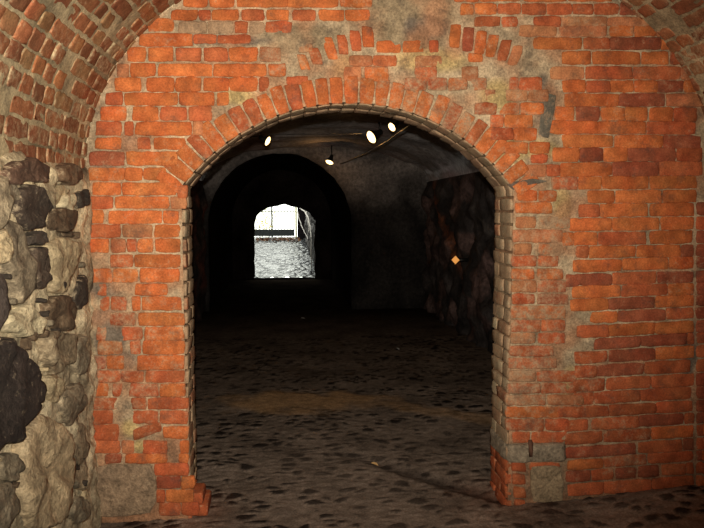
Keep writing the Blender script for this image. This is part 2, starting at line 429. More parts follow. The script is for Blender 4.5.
gry = [(onY(x, y), rx / 160, ry / 160) for x, y, rx, ry in [(103, 290, 18, 8), (108, 318, 20, 10), (112, 340, 16, 14), (118, 360, 18, 12), (95, 385, 8, 14), (130, 143, 9, 12), (108, 166, 14, 4), (176, 450, 7, 12), (230, 40, 40, 5), (425, 28, 22, 12), (545, 105, 12, 26), (690, 350, 8, 30)]]
def mcol(u, v):
    c = [0.41, 0.305, 0.19]
    k = 0.5 + 0.5 * fbm(u * 2.2, v * 2.2, 8, 3)
    c = [q * (0.72 + 0.5 * k) for q in c]
    a = 0.0
    for (cu, cv), ru, rv in pU:
        d = ((u - cu) / ru) ** 2 + ((v - cv) / rv) ** 2
        a = max(a, sstep(1.3, 0.6, d))
    c = [q * (1 - a) + r * a for q, r in zip(c, (0.27, 0.20, 0.12))]
    a = 0.0
    for (cu, cv), ru, rv in yel:
        d = ((u - cu) / ru) ** 2 + ((v - cv) / rv) ** 2
        a = max(a, sstep(1.5, 0.2, d))
    c = [q * (1 - a) + r * a for q, r in zip(c, (0.42, 0.30, 0.13))]
    a = 0.0                                      # old dark grey repairs
    for (cu, cv), ru, rv in gry:
        d = ((u - cu) / ru) ** 2 + ((v - cv) / rv) ** 2
        a = max(a, .85 * sstep(1.5, 0.5, d + .7 * n3(u * 13, v * 13, 6)))
    c = [q * (1 - a) + r * a for q, r in zip(c, (0.12, 0.095, 0.075))]
    a = sstep(0.45, 0.0, v)                      # earth splashed on the foot of the wall
    c = [q * (1 - a) + r * a for q, r in zip(c, (0.17, 0.10, 0.06))]
    a = .75 * sstep(-.3, .5, fbm(u * 5, v * 5, 21, 3) + .25 * sstep(1.2, .6, v))       # brick dust worked into the joints
    c = [q * (1 - a) + r * a for q, r in zip(c, (0.34, 0.165, 0.085))]
    return (c[0], c[1], c[2], -.06 + 0.12 * max(0, n3(u * 3, v * 3, 4)))
for j in range(nv + 1):
    for i in range(nu + 1):
        u, v = U0 + i * ST, V0 + j * ST
        if inside(u, v, G - 1.5 * ST): continue
        if inside(u, v, G):            # snap to the edge
            if v <= SPR: u = AX + math.copysign(AW + G, u - AX)
            else:
                d = math.hypot(u - AX, v - AZ); u = AX + (u - AX) / d * (AR + G); v = AZ + (v - AZ) / d * (AR + G)
        vid[(i, j)] = len(vs)
        vs.append((u, YW - mort_h(u, v), v)); cols.append(mcol(u, v))
for j in range(nv):
    for i in range(nu):
        k = [(i, j), (i + 1, j), (i + 1, j + 1), (i, j + 1)]
        if all(q in vid for q in k): fs.append(tuple(vid[q] for q in k))
mb.add(vs, fs, cols, 1)
# reveal surface behind the jamb bricks, and the back face towards the tunnel
vs, cols, fs = [], [], []
ns, nd = int(PL / 0.03), 8
for i in range(ns + 1):
    u, v, a, b = path(PL * i / ns)
    for j in range(nd + 1):
        y = YW + T * j / nd
        g = -G + 0.004 + fbm(u * 9 + v * 9, y * 12, 3, 3) * 0.006
        vs.append((u + a * g, y, v + b * g)); c = mcol(u, v); cols.append((c[0] * .8, c[1] * .8, c[2] * .8, .1))
for i in range(ns):
    for j in range(nd):
        q = i * (nd + 1) + j
        fs.append((q, q + 1, q + nd + 2, q + nd + 1))
mb.add(vs, fs, cols, 1)
CXL, CXR, CTOP = -1.5, 2.66, 3.35         # tunnel chamber beyond
vs, fs = [], []
for i in range(ns + 1):
    u, v, a, b = path(PL * i / ns)
    vs.append((u - a * G, YW + T, v - b * G))
    # matching point on the outer rectangle
    k = i / ns
    if k < 0.36: o = (-1.75, v)
    elif k > 0.64: o = (2.95, v)
    else: o = (-1.75 + (k - .36) / .28 * 4.7, 3.75)
    vs.append((o[0], YW + T, o[1]))
for i in range(ns): fs.append((2 * i, 2 * i + 1, 2 * i + 3, 2 * i + 2))
# top corners of the back
mb.add(vs, fs, (0.10, 0.06, 0.045, 0.1), 1)
mb.box(-1.75, 2.95, YW + T - 0.01, YW + T, 3.2, 3.9, (0.1, .06, .045, .1))
mb.mi[-6:] = [1] * 6

# courses of bricks
for y0, y1, dy, xa, xb, bricks in ROWS:
    for (a, b, tn) in bricks:
        def yy(yv, x): return yv + dy * (x - xa) / (xb - xa)
        P = [(a - .9, yy(y0, a) - .8), (b + .9, yy(y0, b) - .8), (b + .9, yy(y1, b) + .8), (a - .9, yy(y1, a) + .8)]
        P = [(x + random.uniform(-.5, .5), y + random.uniform(-.35, .35)) for x, y in P]
        q = [onY(*p) for p in P]
        cu = sum(p[0] for p in q) / 4; cv = sum(p[1] for p in q) / 4
        if inside(cu, cv, 0.16) and cv > SPR and 0 < y0 < 185: continue
        if cv < -0.12: continue
        quad_brick(mb, P, tn, smear=0.5 if tn == 'g' else None)
# pieces standing aslant
for P, tn in [([(132, 429), (161, 421), (162, 431), (133, 441)], 'r'),
              ([(545, 92), (557, 95), (549, 138), (537, 136)], 'k')]:
    quad_brick(mb, P, tn, hgt=0.009 if tn == 'r' else 0.001)
quad_brick(mb, [(507, 184), (530, 178), (549, 181), (512, 190)], 'k', hgt=0.008)

def slanted(x0, y0, x1, y1, w1, w2, tn):      # a brick on edge: from its foot (x0,y0) to its head (x1,y1)
    w1 *= 1.12; w2 *= 1.15
    quad_brick(mb, [(x1 - w2, y1), (x1 + w2, y1 + 0.5), (x0 + w1, y0 + 0.5), (x0 - w1, y0)], tn)
for a in [(306, 70, 301, 54, 5, 4.5, 'o'), (318, 65, 313, 47, 5.5, 5, 'r'), (333, 59, 327, 37, 5.5, 5, 'o'), (344, 54, 341, 34, 4.8, 4.5, 'r'), (357, 51, 354, 30, 5, 4.8, 'r'), (369, 47, 367, 26, 5.5, 5, 'o'),
          (454, 48, 456, 24, 5, 5, 'o'), (467, 51, 469, 27, 5, 5, 'd'), (479, 54, 482, 31, 4.8, 5, 'o'), (490, 57, 494, 34, 4.8, 5, 'o'), (501, 61, 507, 39, 4.8, 5, 'r'), (512, 65, 519, 45, 4.8, 5, 'p')]:
    slanted(*a)
wall = structure(mb.build('wall_front', [M_brick, M_mort]))
wall['label'] = 'old orange brick wall pierced by the arched opening'

# the ring of bricks on end around the arch, with its worn soffit, and the jambs: one part of the wall each
def on_path(s0, s1, d0, d1, face):
    """face 'front': s along the edge, t outward over the wall; face 'reveal': s along the edge, t through the wall"""
    def S(s, t, h):
        ss = s0 + (s1 - s0) * s
        u, v, a, b = path(ss)
        if face == 'front':
            k = d0 + (d1 - d0) * t
            return (u - a * k, YW - h, v - b * k)
        y = YW + d0 + (d1 - d0) * t
        return (u + a * h, y, v + b * h)
    return S
ring = MB()
L1 = SPR + 0.3; La = AR * 2 * A0
s = L1 - 0.055; i = 0
def arc(s):
    a = -A0 + (s - L1) / AR
    return (AX + AR * math.sin(a), AZ + AR * math.cos(a), -math.sin(a), -math.cos(a))
while s < L1 + La - 0.01:
    wv = random.uniform(0.068, 0.086)
    d1 = random.uniform(0.150, 0.172)
    k = (s - L1) / La
    tn = random.choice('ooor')
    wdt = wv * (1.0 + 0.0)
    def S(ss, t, h, s0=s, wv=wv, d1=d1):
        u, v, a, b = arc(s0 + wv * ss)
        q = 0.004 + d1 * t
        return (u - a * q, YW - h, v - b * q)
    u, v, _, _ = path(s)
    sm = smear_at(u, v) + (0.10 if k > .5 else 0.05)
    cell(ring, S, wv * 1.08, d1, 0.0065, 0.02, random.uniform(0, 900), tone(tn), sm)
    # its soffit, caked in mortar
    if L1 - .02 < s < L1 + La - wv: cell(ring, on_path(s - .004, s + wv + .004, 0.002, T * random.uniform(.46, .53), 'reveal'), wv, T * .5, 0.003, 0.004, random.uniform(0, 900), (0.36, 0.25, 0.15), 0.2)
    if L1 - .02 < s < L1 + La - wv: cell(ring, on_path(s - .004, s + wv + .004, T * .55, T - random.uniform(0, .012), 'reveal'), wv, T * .42, 0.003 + random.uniform(-.003, .006), 0.004, random.uniform(0, 900), (0.28, 0.18, 0.11), 0.15)
    s += wv + 0.007
M_ring = M_brick
ro = ring.build('arch_ring', M_ring, wall)
ro['label'] = 'ring of bricks set on end round the arch'
for side in (0, 1):
    jb = MB()
    z = -0.05
    while z < SPR - 0.05:
        hh = 0.079 + random.uniform(-.006, .006)
        s0, s1 = (0.3 + z, 0.3 + z + hh) if side == 0 else (PL - 0.3 - z - hh, PL - 0.3 - z)
        cuts = [0.002, T * .36, T] if random.random() < .5 else [0.002, T * .68, T]
        for q in range(2):
            lower = side == 1 and z < 0.27 or side == 0 and z < .12
            tn = (0.36, 0.14, 0.07) if random.random() < .3 else (0.42, 0.315, 0.20)
            if lower: tn = tone('r')
            cell(jb, on_path(s0, s1, cuts[q] + .004, cuts[q + 1] - .006 + random.uniform(-.01, .006), 'reveal'), hh, cuts[q + 1] - cuts[q],
                 0.004 + random.uniform(-.003, .004), 0.014, random.uniform(0, 900), tn, (.06 if lower else .30) + random.uniform(-.1, .1))
        z += hh + 0.008
    jo = jb.build('jamb', M_brick, wall)
    jo['label'] = 'brick jamb smeared with grey mortar, ' + ('left' if side == 0 else 'right') + ' side of the arch'

# blocks bedded at the foot of the wall
def block(name, P, out, back, mat, col, seed, parent=wall, rnd=0.25, smear=0.0, n=12, amp=0.012):
    """a lump with the outline P (picture points on the wall) standing out metres proud"""
    q = [onY(*p) for p in P]
    cu = sum(p[0] for p in q) / len(q); cv = sum(p[1] for p in q) / len(q)
    # resample the outline
    pts = []
    for i in range(len(q)):
        a, b = q[i], q[(i + 1) % len(q)]
        m = max(2, int(math.hypot(b[0] - a[0], b[1] - a[1]) / 0.022))
        for k in range(m): pts.append((a[0] + (b[0] - a[0]) * k / m, a[1] + (b[1] - a[1]) * k / m))
    b_ = MB(); vs = []; fs = []; m = len(pts)
    prof = [(1.0, -back), (1.0, out * .55), (.985, out * .85), (.93, out), (.6, out * 1.05), (.25, out * 1.06)]
    for r, h in prof:
        for (u, v) in pts:
            hh = h + (fbm(u * 12 + seed, v * 12, h * 3, 3) * amp if h > -back else 0)
            du = n3(u * 15, v * 15, seed) * 0.006
            vs.append((cu + (u - cu) * r + du, YW - hh, cv + (v - cv) * r + du))
    for j in range(len(prof) - 1):
        for k in range(m):
            fs.append((j * m + k, j * m + (k + 1) % m, (j + 1) * m + (k + 1) % m, (j + 1) * m + k))
    fs.append(tuple((len(prof) - 1) * m + k for k in range(m)))
    fs.append(tuple(range(m))[::-1])
    b_.add(vs, fs, col + (smear,))
    return b_.build(name, mat, parent)
def onZ(x, y, z=0.0):
    d = ray(x, y); k = (z - H) / d.z
    return (d.x * k, d.y * k)
bo = block('plinth_block', [(93, 467), (110, 464), (150, 464), (156, 475), (157, 500), (150, 512), (122, 516), (92, 516)], 0.016, 0.1, M_stone, (0.31, 0.21, 0.13), 3.0, smear=0.05)
bo['label'] = 'large flat grey-brown block at the left foot of the wall'
bo = block('plinth_block', [(531, 467), (545, 465), (561, 466), (563, 485), (562, 500), (546, 503), (533, 501), (530, 485)], 0.012, 0.1, M_stone, (0.33, 0.235, 0.14), 8.0, smear=0.06)
bo['label'] = 'pale squared block under the grey corner slab'
def lump(name, plan, z0, z1, mat, col, seed, parent, smear=0.0, amp=0.008, rnd=0.02, nz=6):
    """a worn block: plan outline (x, y) raised from z0 to z1 with rounded arrises"""
    pts = []
    for i in range(len(plan)):
        a, b = plan[i], plan[(i + 1) % len(plan)]
        m = max(2, int(math.hypot(b[0] - a[0], b[1] - a[1]) / 0.025))
        for k in range(m): pts.append((a[0] + (b[0] - a[0]) * k / m, a[1] + (b[1] - a[1]) * k / m))
    cx = sum(p[0] for p in pts) / len(pts); cy = sum(p[1] for p in pts) / len(pts)
    m = len(pts); vs = []; fs = []
    lv = [(z0, rnd * 1.2), (z0 + rnd * .3, rnd * .4)] + [(z0 + rnd + (z1 - z0 - 2 * rnd) * k / nz, 0) for k in range(nz + 1)] + [(z1 - rnd * .3, rnd * .4), (z1, rnd * 1.2)]
    for z, ins in lv:
        for x, y in pts:
            d = math.hypot(x - cx, y - cy) or 1
            k = 1 - ins / d
            h = fbm(x * 11 + seed, y * 11, z * 11, 3) * amp
            vs.append((cx + (x - cx) * (k + h / d), cy + (y - cy) * (k + h / d), z + n3(x * 9, y * 9, seed) * 0.006))
    for j in range(len(lv) - 1):
        for k in range(m): fs.append((j * m + k, j * m + (k + 1) % m, (j + 1) * m + (k + 1) % m, (j + 1) * m + k))
    fs.append(tuple(range(m))[::-1]); fs.append(tuple((len(lv) - 1) * m + k for k in range(m)))
    b_ = MB(); b_.add(vs, fs, col + (smear,))
    return b_.build(name, mat, parent)
sx1, sz1 = onY(566, 442); sx0, sz0 = onY(540, 461)
so = lump('corner_slab', [(xr - .016, YW + .04), (xr + .02, YW - .022), (xr + .10, YW - .036), (sx1 - .03, YW - .03), (sx1, YW - .004), (sx1 - .02, YW + .1), (xr + .1, YW + T - .02), (xr - .014, YW + T - .01)],
          sz0, sz1, M_stone, (0.29, 0.225, 0.155), 5.0, wall, smear=.05, amp=.012, rnd=.014)
so['label'] = 'grey stone slab wrapping the right corner of the arch'
px_, pz_ = onY(528, 440)
pg = MB(); pg.tube([(px_, YW - .035, pz_ + .012), (px_, YW - .047, pz_ - .005), (px_ + .002, YW - .05, pz_ - .05), (px_ + .003, YW - .046, pz_ - .09)], [.012, .016, .015, .011], 10)
M_rust = flat('rusty_iron', (0.11, 0.05, 0.03), rough=.8)
po = pg.build('iron_peg', M_rust, wall); po['label'] = 'rusty iron peg hanging on the corner slab'
# brick foot under the slab and the broken stub at the left foot
pier = MB()
for k, (y0, y1) in enumerate([(461, 472), (474, 485), (487, 498), (500, 511)]):
    quad_brick(pier, [(511 + k, y0 - 1), (525, y0), (526, y1), (511 + k, y1 - 1)], 'r', hgt=0.016)
    _, za = onY(512, y1); _, zb = onY(512, y0)
    for d0, d1 in ((0.0, .15), (.16, T + .01)):
        def S(s, t, h, d0=d0, d1=d1, za=za, zb=zb):
            return (xr - h * .5 - .004 + .03 * (0.6 - za), YW + d0 + (d1 - d0) * s, za + (zb - za) * t)
        cell(pier, S, d1 - d0, zb - za, .022, .04, random.uniform(0, 900), tone('r'), .08)
pr = pier.build('brick_foot', M_brick, wall); pr['label'] = 'red brick foot below the grey corner slab'
stub = MB()
for (dx, dy, z, wx, wy) in [(0.0, .03, 0.0, .12, .24), (-.01, .05, .068, .10, .17)]:
    def S(s, t, h, dx=dx, dy=dy, z=z, wx=wx, wy=wy):
        # unrolled over the front and the side
        return None
    x0 = xl - .02 + dx
    for face in ('x', 'y', 'z'):
        if face == 'x':
            f = lambda s, t, h: (x0 + wx + h * .4, YW + dy + wy * s, z + .066 * t)
            cell(stub, f, wy, .066, .008, .02, 11.0 + z, tone('r'), .1)
        elif face == 'y':
            f = lambda s, t, h: (x0 + wx * s, YW + dy - h * .4, z + .066 * t)
            cell(stub, f, wx, .066, .008, .02, 17.0 + z, tone('r'), .1)
        else:
            f = lambda s, t, h: (x0 + wx * s, YW + dy + wy * t, z + .066 + h * .4)
            cell(stub, f, wx, wy, .008, .02, 27.0 + z, tone('r'), .12)
st = stub.build('brick_stub', M_brick, wall); st['label'] = 'broken brick stub at the left foot of the arch'

# ------------------------------------------------------------------ left rubble wall
LX = -1.145
lw = MB(); vs, cols, fs = [], [], []
ys = [-3 + 0.12 * i for i in range(44)]; ys = [y for y in ys if y < 2.3] + [2.3 + 0.02 * i for i in range(95)]
zs_ = [-0.2 + 0.025 * i for i in range(98)]
for y in ys:
    for z in zs_:
        top = 2.10 + 0.05 * n3(y * 4, 0, 3)
        h = 0.012 + fbm(y * 4, z * 4, 1, 5) * 0.032 + 0.035 * abs(n3(y * 9, z * 9, 4)) + .02 * abs(n3(y * 22, z * 22, 4))
        h *= sstep(top + .04, top - .02, z)
        vs.append((LX + h - 0.03 * (1 - sstep(top + .06, top - .02, z)), y, min(z, top + .12)))
        k = .80 + .7 * fbm(y * 5, z * 5, 6, 4)
        g = sstep(2.0, 0.4, z)
        cols.append((0.64 * k, (0.515 + .01 * g) * k, (0.32 + .02 * g) * k, -.05))
W_ = len(zs_)
for i in range(len(ys) - 1):
    for j in range(W_ - 1): fs.append((i * W_ + j, i * W_ + j + 1, (i + 1) * W_ + j + 1, (i + 1) * W_ + j))
lw.add(vs, fs, cols)
def stone(mb, poly, out, col, seed, ang=None, amp=0.014, smear=-0.05):
    """a field stone bedded in the left wall: picture outline carried onto the wall plane"""
    q = [onX(x, y, LX + 0.03 + out * .6) for x, y in poly]
    cy = sum(p[0] for p in q) / len(q); cz = sum(p[1] for p in q) / len(q)
    pts = []; n = len(q)
    for i in range(n):               # Catmull-Rom outline
        p0, p1, p2, p3 = q[i - 1], q[i], q[(i + 1) % n], q[(i + 2) % n]
        out = out if i else out * .55 + .034
        m = max(3, int(math.hypot(p2[0] - p1[0], p2[1] - p1[1]) / 0.02))
        for k in range(m):
            t = k / m
            pts.append(tuple(.55 * (p1[c] + (p2[c] - p1[c]) * t) + .45 * 0.5 * (2 * p1[c] + (p2[c] - p0[c]) * t + (2 * p0[c] - 5 * p1[c] + 4 * p2[c] - p3[c]) * t * t + (3 * p1[c] - p0[c] - 3 * p2[c] + p3[c]) * t ** 3) for c in (0, 1)))
    m = len(pts)
    prof = [(1.04, -.05), (1.0, out * .55), (.975, out * .85), (.9, out), (.75, out * 1.03), (.55, out * 1.03), (.35, out), (.15, out)]
    vs, fs, cols = [], [], []
    for r, h in prof:
        for y, z in pts:
            yy, zz = cy + (y - cy) * r, cz + (z - cz) * r
            d = n3(yy * 16 + seed, zz * 16) * .012 + n3(yy * 7 + seed, zz * 7) * .02
            hh = h + (fbm(yy * 7 + seed, zz * 7, 2, 4) * amp * 2.0 if h > 0 else 0)
            # a facet or two
            hh -= max(0, n3(yy * 2.5 + seed, zz * 2.5, 7)) * out * .7; hh -= .010 * (1 - min(1, abs(n3(yy * 8 + seed, zz * 8, 17)) * 5)) if h > 0 else 0
            vs.append((LX + 0.01 + hh, yy + d, zz + d))
            k = 1 + .45 * fbm(yy * 6 + seed, zz * 6, 5, 3)
            cols.append((col[0] * k, col[1] * k, col[2] * k, smear + (0.12 if r > .93 else 0)))
    for j in range(len(prof) - 1):
        for k in range(m): fs.append((j * m + k, j * m + (k + 1) % m, (j + 1) * m + (k + 1) % m, (j + 1) * m + k))
    fs.append(tuple((len(prof) - 1) * m + k for k in range(m)))
    mb.add(vs, fs, cols)
DK, BR, GR, TN, PL_ = (.04, .030, .022), (.12, .078, .045), (.20, .16, .105), (.44, .34, .20), (.58, .48, .30)
for i, (poly, out, c) in enumerate([
    ([(12, 170), (22, 160), (40, 158), (51, 166), (50, 180), (32, 183), (15, 182)], .05, (.12, .066, .042)),
    ([(62, 168), (72, 163), (84, 168), (84, 180), (72, 184), (62, 180)], .05, (.15, .09, .05)),
    ([(9, 188), (18, 183), (24, 190), (22, 200), (10, 201)], .05, GR),
    ([(24, 193), (34, 185), (47, 190), (51, 208), (46, 224), (33, 228), (22, 216)], .07, (.055, .038, .027)),
    ([(54, 196), (62, 185), (70, 190), (66, 203), (57, 205)], .04, TN),
    ([(66, 194), (74, 192), (77, 204), (70, 211), (64, 206)], .045, PL_),
    ([(78, 194), (85, 188), (86, 203), (80, 208)], .03, DK),
    ([(50, 214), (64, 208), (78, 212), (76, 226), (60, 232), (50, 230)], .05, BR),
    ([(30, 236), (42, 232), (48, 240), (40, 246), (30, 244)], .04, (.08, .06, .045)),
    ([(36, 250), (46, 246), (51, 262), (50, 282), (42, 290), (35, 276)], .06, (.075, .052, .036)),
    ([(52, 244), (66, 236), (78, 244), (79, 266), (70, 292), (56, 290), (50, 270)], .06, TN),
    ([(77, 284), (84, 276), (86, 300), (80, 310), (76, 300)], .02, DK),
    ([(12, 214), (24, 222), (33, 250), (36, 290), (26, 304), (16, 282), (10, 245)], .06, (.20, .155, .10)),
    ([(0, 270), (8, 284), (11, 310), (4, 334), (-14, 340), (-22, 300), (-14, 272)], .07, (.10, .075, .062)),
    ([(50, 302), (64, 294), (78, 304), (76, 324), (60, 332), (50, 320)], .05, BR),
    ([(12, 316), (30, 306), (46, 316), (44, 334), (26, 338), (12, 332)], .05, PL_),
    ([(14, 338), (30, 354), (45, 374), (46, 400), (34, 430), (26, 442), (0, 448), (-30, 440), (-34, 380), (-10, 348)], .09, (.036, .025, .02)),
    ([(48, 340), (60, 328), (76, 338), (76, 360), (62, 372), (50, 362)], .05, (.24, .18, .11)),
    ([(66, 396), (76, 384), (86, 396), (84, 416), (72, 424), (64, 412)], .05, (.20, .155, .10)),
    ([(78, 340), (86, 336), (88, 368), (82, 378), (77, 364)], .04, GR),
    ([(50, 376), (62, 374), (66, 390), (58, 404), (48, 396)], .04, TN),
    ([(46, 416), (60, 420), (74, 440), (76, 480), (70, 516), (52, 530), (30, 520), (24, 480), (30, 440)], .08, (.48, .36, .215)),
    ([(2, 456), (16, 450), (22, 468), (14, 482), (2, 478)], .05, GR),
    ([(-6, 490), (10, 482), (22, 498), (18, 524), (0, 528), (-14, 510)], .06, (.26, .21, .14)),
    ([(78, 430), (86, 426), (88, 462), (86, 490), (80, 486), (76, 456)], .04, (.28, .21, .13)),
    ([(76, 498), (86, 494), (88, 516), (80, 526), (72, 516)], .04, GR),
    ([(-4, 180), (6, 176), (8, 200), (0, 230), (-12, 226), (-16, 196)], .05, (.28, .22, .14)),
    ([(2, 236), (9, 228), (12, 256), (4, 268), (-8, 262)], .05, TN),
    ([(-60, 300), (-30, 290), (-20, 340), (-40, 370), (-70, 350)], .07, BR),
    ([(-60, 420), (-36, 400), (-30, 470), (-50, 500), (-80, 480)], .07, TN)]):
    stone(lw, poly, out, c, i * 3.7, smear=.06)
random.seed(21)
for i in range(70):      # small pinning stones in the mortar between the large ones
    x, y = random.uniform(-5, 86), random.uniform(180, 526)
    r = random.uniform(1.6, 3.6)
    poly = [(x + r * (.8 + random.random() * .5) * math.cos(a) * (.8 - .004 * x), y + r * (.9 + random.random() * .8) * math.sin(a)) for a in [k * math.pi / 3 for k in range(6)]]
    c = random.choice([DK, BR, GR, TN, PL_, GR])
    stone(lw, poly, random.uniform(.02, .035), c, i * 5.1 + 200, amp=.008)
o = structure(lw.build('wall_left', M_stone)); o['label'] = 'rubble stone wall on the left under the vault'

# ------------------------------------------------------------------ near brick vault
random.seed(5)
vt = MB(); vs, cols, fs = [], [], []
NA = 150
yv = [-3 + .3 * i for i in range(18)]; yv = [y for y in yv if y < 2.0] + [2.0 + .03 * i for i in range(71)]
def vp(th, y, h): 
    c, s = math.cos(th), math.sin(th)
    return (VCX + (VA - h) * c, y, VZ + (VB - h) * s)
for y in yv:
    for k in range(NA + 1):
        th = math.pi * k / NA
        h = -0.004 + fbm(th * 14, y * 9, 4, 4) * .007
        vs.append(vp(th, y, h)); q = .8 + .5 * fbm(th * 5, y * 3, 1, 3)
        cols.append((.46 * q, .37 * q, .22 * q, -.1))
for i in range(len(yv) - 1):
    for k in range(NA): fs.append((i * (NA + 1) + k, i * (NA + 1) + k + 1, (i + 1) * (NA + 1) + k + 1, (i + 1) * (NA + 1) + k))
vt.add(vs, fs, cols, 1)
# equal-arc table
tab = [(0, 0.0)]; acc = 0
for k in range(1, 2001):
    a, b = math.pi * (k - 1) / 2000, math.pi * k / 2000
    acc += math.hypot(VA * (math.cos(b) - math.cos(a)), VB * (math.sin(b) - math.sin(a))); tab.append((acc, b))
def th_at(s):
    lo, hi = 0, 2000
    s = max(0, min(acc - 1e-6, s))
    while hi - lo > 1:
        m = (lo + hi) // 2
        if tab[m][0] <= s: lo = m
        else: hi = m
    a, b = tab[lo], tab[hi]; return a[1] + (b[1] - a[1]) * (s - a[0]) / (b[0] - a[0])
nc = int(acc / 0.094); CH = acc / nc
for c in range(nc):
    y = 1.7 + random.random() * .2
    s0, s1 = c * CH, c * CH + CH - random.uniform(.012, .022)
    while y < YW + .02:
        L_ = random.choice((.12, .12, .125, .25)); y1 = min(y + L_, YW + .03)
        gap = random.random() < .05
        if not gap and y1 - y > .03:
            wob = random.uniform(-.006, .006)
            def S(s, t, h, s0=s0, s1=s1, y=y, y1=y1, wob=wob):
                return vp(th_at(s0 + wob + (s1 - s0) * t), y + (y1 - y) * s, h)
            tn = random.choice('rrrdodp'); col = tone(tn)
            m_ = sum(col) / 3; col = tuple((q * .74 + m_ * .26) * .92 for q in col); col = (col[0], col[1] * 1.12, col[2] * .85)
            thm = th_at((s0 + s1) / 2)
            sm = .13 + .18 * fbm(thm * 6, y * 2.2, 3, 3) + (.08 if math.sin(thm) < .25 else 0)
            cell(vt, S, y1 - y, s1 - s0, .002 + random.uniform(-.003, .003), .014, random.uniform(0, 900), col, sm, rag=.011)
        y = y1 + random.uniform(.012, .022)
o = structure(vt.build('ceiling', [M_vault, M_mort])); o['label'] = 'brick barrel vault over the near room'

# ------------------------------------------------------------------ right wall (just at the frame's edge), rear wall
rw = MB(); RX = 2.715; vs, cols, fs = [], [], []
ys = [-3 + .12 * i for i in range(45)] + [2.4 + .03 * i for i in range(60)]
for y in ys:
    for j in range(80):
        z = -.25 + .032 * j
        vs.append((RX - (-.003 + fbm(y * 12, z * 12, 3) * .006), y, z)); cols.append((.27, .205, .125, .05))
for i in range(len(ys) - 1):
    for j in range(79): fs.append((i * 80 + j, i * 80 + j + 1, (i + 1) * 80 + j + 1, (i + 1) * 80 + j))
rw.add(vs, fs, cols, 1)
z, k = -.1, 0
while z < 2.15:
    y = 2.5 + (k % 2) * .14
    while y < YW + .02:
        L_ = random.choice((.27, .13, .27)); y1 = min(y + L_, YW + .03)
        def S(s, t, h, y=y, y1=y1, z=z): return (RX - h, y + (y1 - y) * s, z + .072 * t)
        cell(rw, S, y1 - y, .072, .009, .03, random.uniform(0, 900), tone(random.choice('rrdo')), .12)
        y = y1 + .014
    z += .086; k += 1
o = structure(rw.build('wall_right', [M_brick, M_mort])); o['label'] = 'brick side wall on the right'
bk = MB(); bk.box(VL - .2, VR + .2, -3.2, -3.0, -.3, 4.0, (.25, .19, .12, 0))
structure(bk.build('wall_back', M_mort, smooth=False))

# ------------------------------------------------------------------ floor
fb = MB(); vs, cols, fs = [], [], []
FX0, FX1 = -1.9, 3.1
ys = [-3, -2, -1, 0, 1, 2, 2.5, 3.0]
y = 3.2
while y < 18.62:
    ys.append(y); y += 0.014 if y < 5.2 else (0.02 if y < 7 else (0.05 if y < 10 else .15))
ys.append(18.62)
g0, g1 = onZ(345, 453), onZ(505, 499)
sc_ = onZ(300, 402)
def seg_d(x, y, a, b):
    dx, dy = b[0] - a[0], b[1] - a[1]; t = max(0, min(1, ((x - a[0]) * dx + (y - a[1]) * dy) / (dx * dx + dy * dy)))
    return math.hypot(x - a[0] - dx * t, y - a[1] - dy * t), t
def soil(x, y):
    z = 0.012 * fbm(x * 1.3, y * 1.3, 2, 3)
    z += .085 * sstep(1.7, 2.6, x) * sstep(4.35, 4.0, y)
    return z
def floor_at(x, y):
    z = soil(x, y)
    dark = 0.0; st_ = 0.0
    wx = x + .03 * n3(x * 5, y * 5, 1); wy = y + .03 * n3(x * 5, y * 5, 6)
    if y < 10:
        d, p = mn.voronoi(Vector((wx * 8.5, wy * 11.5, 0.0)))
        e = d[1] - d[0]
        rnd = math.sin(p[0].x * 127.1 + p[0].y * 311.7) * 43758.5453; rnd -= math.floor(rnd)
        buried = sstep(-.25, .35, n3(x * .9, y * .9, 12))
        st_ = sstep(.06, .30, e) * (0.35 + .65 * rnd)
        z += .013 * st_ * (1 - .45 * buried)
        dark = sstep(.16, .32, e) * (1.0 if rnd > .40 else .12) * (1 - .35 * buried)
    z += .004 * fbm(x * 25, y * 25, 4, 3)
    gd, gt = seg_d(x, y, g0, g1)
    gw = sstep(.13, .01, gd + .02 * n3(x * 9, y * 9, 3)) * (.4 + .6 * gt)
    z -= .04 * gw
    k = 1 + .45 * fbm(x * 2.4, y * 2.4, 9, 4)
    c = [(.19) * k, (.143) * k, (.112) * k]
    c = [q * (1 - dark) + r * dark for q, r in zip(c, (.026, .020, .017))]
    sd = math.hypot((x - sc_[0]) / .9, (y - sc_[1]) / .42) + .45 * n3(x * 4, y * 4, 3)
    s2, t2 = seg_d(x, y, onZ(350, 400), onZ(490, 420))
    sa = max(sstep(1.1, .55, sd), .55 * sstep(.20, .05, s2 + .1 * n3(x * 5, y * 5, 8)))
    z += sa * .012 - (z - soil(x, y)) * sa * .7
    c = [q * (1 - sa) + r * sa for q, r in zip(c, (.38, .23, .12))]
    c = [q * (1 - .75 * gw) + r * .75 * gw for q, r in zip(c, (.016, .012, .011))]
    rd = sstep(.5, .05, abs(y - YW - .1)) * (sstep(.45, .0, abs(x - xl)) + sstep(.5, .0, abs(x - xr)))
    rd *= .5 + .5 * n3(x * 8, y * 8, 2)
    c = [q * (1 - .5 * rd) + r * .5 * rd for q, r in zip(c, (.20, .075, .04))]
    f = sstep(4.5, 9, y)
    c = [q * (1 - .35 * f) * (1 - .85 * sstep(8.5, 13, y)) for q in c]        # earth colour darkened further in, painting the tunnel's gloom
    return z, (max(.004, c[0]), max(.004, c[1]), max(.004, c[2]), 0.0)
nx = 235
for y in ys:
    for i in range(nx + 1):
        x = FX0 + (FX1 - FX0) * i / nx
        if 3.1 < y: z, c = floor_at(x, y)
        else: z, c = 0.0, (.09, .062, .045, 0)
        vs.append((x, y, z)); cols.append(c)
